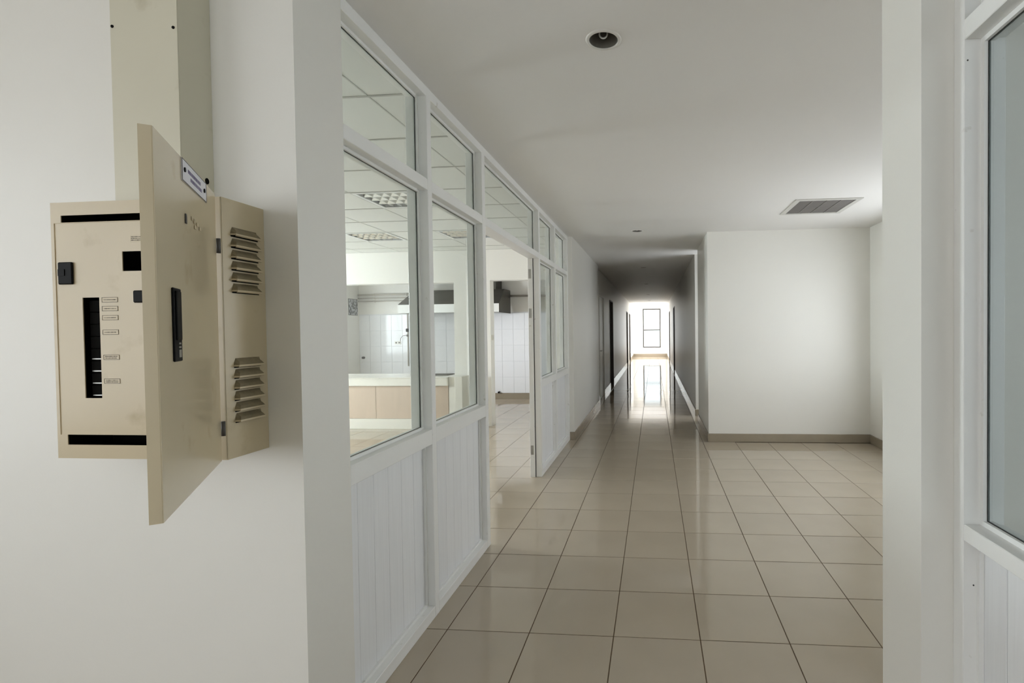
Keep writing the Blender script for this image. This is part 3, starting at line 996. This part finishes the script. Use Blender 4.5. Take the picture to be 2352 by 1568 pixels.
    for u, z in ((0.322, 1.806), (0.138, 1.804)):
        m = MB()
        c = []
        for k in range(12):
            a = 2 * PI * k / 12
            c.append((u + 0.0055 * math.cos(a), z + 0.0055 * math.sin(a)))
        o = len(m.v)
        for kk in (0.0018, 0.004):
            m.v += [P(q[0], kk, q[1]) for q in c]
        m.face(range(12, 24))
        for k in range(12):
            m.face([k, (k + 1) % 12, 12 + (k + 1) % 12, 12 + k])
        m.build('screw', 'black', po)
    # flush swing handle
    hm = dbox(MB(), 0.388, 0.443, 0.0004, 0.004, 1.370, 1.527, bev=0.0015)
    dbox(hm, 0.398, 0.433, 0.004, 0.007, 1.415, 1.521, bev=0.0015)
    ho = tag(hm.build('handle', 'black', door), 'black plastic swing handle')
    for z in (1.4085, 1.4005):
        dbox(MB(), 0.402, 0.416, 0.0042, 0.0052, z - 0.0018, z + 0.0018).build('mark', 'metal', ho)
    dbox(MB(), 0.400, 0.416, 0.0042, 0.0052, 1.3785, 1.395).build('lock', 'metal', ho)
    # old fixing marks on the door skin
    mk = MB()
    dbox(mk, 0.314, 0.323, 0.0003, 0.003, 1.683, 1.706, bev=0.001)
    mk.build('clip', 'alu', door)
    for u, z in ((0.262, 1.706), (0.243, 1.702), (0.236, 1.690), (0.215, 1.700), (0.19, 1.694)):
        dbox(MB(), u - 0.006, u + 0.006, 0.0003, 0.0024, z - 0.005, z + 0.005, bev=0.001).build('lamp_seat', 'cream', door)
    # hinges
    for z in (1.662, 1.131):
        MB().tube([(BX1 - 0.004, BY0 - 0.0085, z), (BX1 - 0.004, BY0 - 0.0085, z + 0.042)], 0.0055, 10).build('hinge', 'alu', t, smooth=True)
    MB().box(BX1 - 0.018, BX1 - 0.0005, BY0 - 0.0035, BY0 - 0.0004, BZ0 + 0.003, BZ1 - 0.001, bev=0.0008).build('hinge_strip', 'cream', t)
    return t
cab = make_cabinet()
SCALE_ABOUT_CAM = 0.9727      # 538 mm wide, 748 mm tall after scaling cabinet and trunking about the camera
cab.scale = (SCALE_ABOUT_CAM,) * 3
cab.location = (-1.4849, YL0 - 0.0004, 1.0680)

# cable trunking above the cabinet
def make_trunking():
    x0, x1, y0, y1, z0, z1 = -1.638, -1.417, 1.386, 1.4995, BZ1 + 0.0006, 2.9915
    t = thing('cable_trunking', 'pale steel cable trunking rising from the cabinet to the ceiling', 'trunking', ((x0 + x1) / 2, y1, z0))
    MB().box(x0 + 0.0015, x1 - 0.0015, y0 + 0.0025, y1, z0, z1).build('channel', 'trunk', t)
    m = MB().box(x0, x1, y0, y0 + 0.002, z0, z1, bev=0.0006).box(x1 - 0.0014, x1, y0 + 0.002, y0 + 0.018, z0, z1).box(x0, x0 + 0.0014, y0 + 0.002, y0 + 0.018, z0, z1)
    cover = m.build('cover', 'trunk', t)
    for x, z in ((x0 + 0.008, 2.365), (x1 - 0.012, 2.349)):
        s = MB()
        c = [(x + 0.0045 * math.cos(2 * PI * k / 10), z + 0.0045 * math.sin(2 * PI * k / 10)) for k in range(10)]
        s.prism(c, y0 - 0.002, y0 + 0.0005, 'y')
        s.build('screw', 'black', cover)
    # dark knock-out hole low on the side
    c = [(1.474 + 0.007 * math.cos(2 * PI * k / 12), 1.916 + 0.010 * math.sin(2 * PI * k / 12)) for k in range(12)]
    MB().prism(c, x1 - 0.0016, x1 - 0.0004, 'x').build('knockout', 'void', t)
    return t
trk = make_trunking()
trk.scale = (SCALE_ABOUT_CAM,) * 3
trk.location = (-1.4858, YL0 - 0.0004, 1.8168)

# ------------------------------------------------------------------ kitchen
def make_back_wall():
    w = MB().box(-6.5, -1.25, YB, YB + 0.15, 0, 2.8).build('wall_kitchen_back', 'wall')
    tag(w, kind='structure')
    tw, thh, z0, z1 = 0.25, 0.3765, 0.117, 1.80
    MB().box(-6.35, -1.25, YB - 0.006, YB, 0, z1).build('tile_bed', 'wallgrout', w)
    nx = 21
    g = 0.0018
    pw = 5.10 / nx
    nr = 5
    ph = (z1 - z0) / nr
    tm = MB().box(-pw / 2 + g, pw / 2 - g, -0.006, 0, -ph / 2 + g, ph / 2 - g, bev=0.0015)
    proto = tm.build('tile', 'walltile', w)
    rng = random.Random(9)
    k = 0
    for i in range(nx):
        for j in range(nr):
            o = proto if k == 0 else proto.copy()
            if k:
                C.objects.link(o)
            o.parent = w
            o.location = (-6.35 + (i + 0.5) * pw, YB - 0.0062, z0 + (j + 0.5) * ph)
            o.rotation_euler = (rng.gauss(0, 0.0012), 0, rng.gauss(0, 0.0012))
            k += 1
    MB().box(-6.35, -1.25, YB - 0.016, YB, z1, z1 + 0.02).build('tile_edge', 'wallgrout', w)
    return w
make_back_wall()

def make_counter():
    x0, x1 = -6.34, -3.003
    ct = thing('worktop', 'white tiled worktop spanning the kitchen serving hatch', 'worktop', ((x0 + x1) / 2, 7.3, 0.635))
    MB().box(x0, x1, 6.95, 7.62, 0.637, 0.745, bev=0.003).build('slab', 'counter', ct)
    n = 13
    w = (x1 - x0) / n
    for k in range(n):
        a, b = x0 + k * w + 0.002, x0 + (k + 1) * w - 0.002
        MB().box(a, b, 6.942, 7.63, 0.7455, 0.760, bev=0.002).build('tile', 'counter', ct, origin=((a + b) / 2, 7.28, 0.745))
    bs = thing('counter_base', 'beige laminate counter base on a white plinth below the worktop', 'counter', ((x0 + x1) / 2, 7.3, 0))
    MB().box(x0, -3.004, 6.955, 7.55, 0, 0.149, bev=0.003).build('plinth', 'counter', bs)
    n = 3
    w = (-3.004 - x0) / n
    for k in range(n):
        a, b = x0 + k * w + 0.002, x0 + (k + 1) * w - 0.002
        MB().box(a, b, 6.985, 7.0, 0.151, 0.634, bev=0.002).build('front_panel', 'brown', bs)
    MB().box(x0, -3.004, 7.002, 7.5, 0.15, 0.634).build('carcass', 'brown', bs)
    lp = MB().box(-2.895, -2.785, 6.955, YK - 0.001, 0, 0.77, bev=0.003).box(-3.0, -2.895, 6.99, YK - 0.001, 0, 0.77)
    tag(lp.build('low_pier', 'counter'), 'low tiled end pier beside the worktop, next to the kitchen doorway', 'pier')
    tr = MB().box(-3.42, -3.12, 7.26, 7.50, 0.7605, 0.772, bev=0.003).box(-3.40, -3.14, 7.28, 7.48, 0.772, 0.774)
    tag(tr.build('metal_tray', 'hood'), 'flat dark metal tray at the right end of the worktop', 'tray')
make_counter()

def make_hood():
    xl, xr = -5.05, -3.0
    yf, yb = 9.40, YB - 0.018
    zb, zt, zr = 1.80, 1.965, 2.27
    t = thing('range_hood', 'dark steel canopy hood with a pale lower band on the kitchen wall', 'range hood', ((xl + xr) / 2, yb, zb))
    # canopy: sloping front, left end raked, right end upright
    m = MB()
    ytop = 9.76
    v = [(xl, yf, zt), (xr, yf, zt), (xr, yb, zt), (xl, yb, zt), (xl + 0.17, ytop, zr), (xr, ytop, zr), (xr, yb, zr), (xl + 0.17, yb, zr)]
    m.v += v
    for q in ((0, 1, 5, 4), (1, 2, 6, 5), (2, 3, 7, 6), (3, 0, 4, 7), (4, 5, 6, 7), (0, 3, 2, 1)):
        m.face(q)
    m.build('canopy', 'hood', t)
    b = MB().box(xl, xr - 0.0, yf, yf + 0.004, zb, zt).box(xl, xl + 0.004, yf + 0.004, yb, zb, zt)
    b.build('band', 'hoodband', t)
    MB().box(xr - 0.004, xr, yf + 0.004, yb, zb - 0.01, zt).build('end_panel', 'hood', t)
    MB().box(xl + 0.004, xr - 0.004, yf + 0.004, yb, zt - 0.03, zt - 0.005).build('underside', 'hood', t)
    MB().box(-3.62, -3.18, 9.78, yb, zr, 2.62).build('duct', 'hood', t)
    MB().box(xl + 0.02, xr - 0.02, yf + 0.004, yf + 0.05, zb, zb + 0.008).build('grease_channel', 'hood', t)
make_hood()

def wall_pipe(pts, r, label, group):
    t = thing('wall_pipe', label, 'pipe', pts[0], group)
    MB().tube(pts, r, 10).build('tube', 'pipe', t, smooth=True)
    a, b = Vector(pts[0]), Vector(pts[-1])
    n = max(2, int((b - a).length / 0.6))
    for k in range(n):
        c = a.lerp(b, (k + 0.5) / n)
        if abs((b - a).normalized().x) > 0.9:
            MB().box(c.x - 0.012, c.x + 0.012, c.y - r - 0.003, YB - 0.0005, c.z - r - 0.004, c.z + r + 0.004).build('clamp', 'pipe', t)
yp = YB - 0.045
wall_pipe([(-6.34, yp, 2.232), (-4.9, yp, 2.232)], 0.020, 'uppermost of the three grey pipes left of the hood', 'pipes on the kitchen back wall')
wall_pipe([(-6.34, yp, 2.160), (-4.9, yp, 2.160)], 0.013, 'middle of the three grey pipes left of the hood', 'pipes on the kitchen back wall')
wall_pipe([(-6.34, yp, 2.096), (-4.9, yp, 2.096)], 0.013, 'lowest of the three grey pipes left of the hood', 'pipes on the kitchen back wall')
wall_pipe([(-2.99, yp, 2.155), (-1.26, yp, 2.155)], 0.022, 'grey pipe running right from the hood, seen through the doorway', 'pipes on the kitchen back wall')

def make_gas_pipe():
    x, y = -5.235, YB - 0.05
    t = thing('gas_pipe', 'thin upright grey pipe with a valve below the hood', 'pipe', (x, y, 0.76))
    MB().tube([(x, y, 0.70), (x, y, 1.83)], 0.015, 10).build('tube', 'pipe', t, smooth=True)
    MB().box(x - 0.024, x + 0.03, y - 0.05, y - 0.016, 1.43, 1.50, bev=0.006).build('valve', 'black', t)
    MB().box(x - 0.02, x + 0.02, y - 0.03, y - 0.0155, 1.33, 1.375, bev=0.004).build('coupling', 'alu', t)
    MB().tube([(x - 0.02, y - 0.02, 1.36), (x - 0.10, y - 0.02, 1.35), (x - 0.15, y - 0.02, 1.30), (x - 0.16, y - 0.02, 1.24)], 0.005, 8).build('hose', 'alu', t, smooth=True)
make_gas_pipe()
so = thing('wall_socket', 'small white double socket on the tiles beside the gas pipe', 'socket', (-5.48, YB - 0.013, 1.20))
MB().box(-5.55, -5.41, YB - 0.024, YB - 0.0135, 1.165, 1.235, bev=0.003).build('plate', 'counter', so)
for x in (-5.515, -5.445):
    MB().box(x - 0.018, x + 0.018, YB - 0.027, YB - 0.0242, 1.185, 1.215).build('outlet', 'alu', so)
st = thing('pipe_stub', 'small dark capped pipe stub on the white tiles in the corner', 'pipe stub', (-6.25, YB - 0.02, 0.884))
MB().tube([(-6.253, YB - 0.0125, 0.884), (-6.253, YB - 0.06, 0.884)], 0.026, 14).build('stub', 'alu', st)
MB().tube([(-6.253, YB - 0.0605, 0.884), (-6.253, YB - 0.07, 0.884)], 0.020, 14).build('cap', 'black', st)
st = thing('drain_stub', 'tiny dark pipe stub at the skirting seen through the doorway', 'pipe stub', (-3.3, YB - 0.03, 0.13))
MB().tube([(-3.27, YB - 0.0125, 0.135), (-3.27, YB - 0.06, 0.135)], 0.022, 12).build('stub', 'alu', st)
MB().tube([(-3.27, YB - 0.0605, 0.135), (-3.27, YB - 0.07, 0.135)], 0.017, 12).build('cap', 'black', st)
sw = thing('light_switch', 'small white switch on the reveal of the kitchen doorway', 'switch', (-2.4395, YK + 0.08, 1.30))
MB().box(-2.4398, -2.428, YK + 0.04, YK + 0.12, 1.29, 1.37, bev=0.002).build('plate', 'counter', sw)
MB().box(-2.428, -2.424, YK + 0.06, YK + 0.10, 1.31, 1.35, bev=0.001).build('rocker', 'vent_frame', sw)

nt_ = thing('wall_notice', 'grey printed notice board on the kitchen side wall', 'notice', (-6.349, 9.99, 1.80))
MB().box(-6.3495, -6.342, 9.82, 10.14, 1.795, 2.14, bev=0.001).build('board', 'alu', nt_)
MB().box(-6.3415, -6.3405, 9.83, 10.13, 1.805, 2.13).build('print', 'poster', nt_)
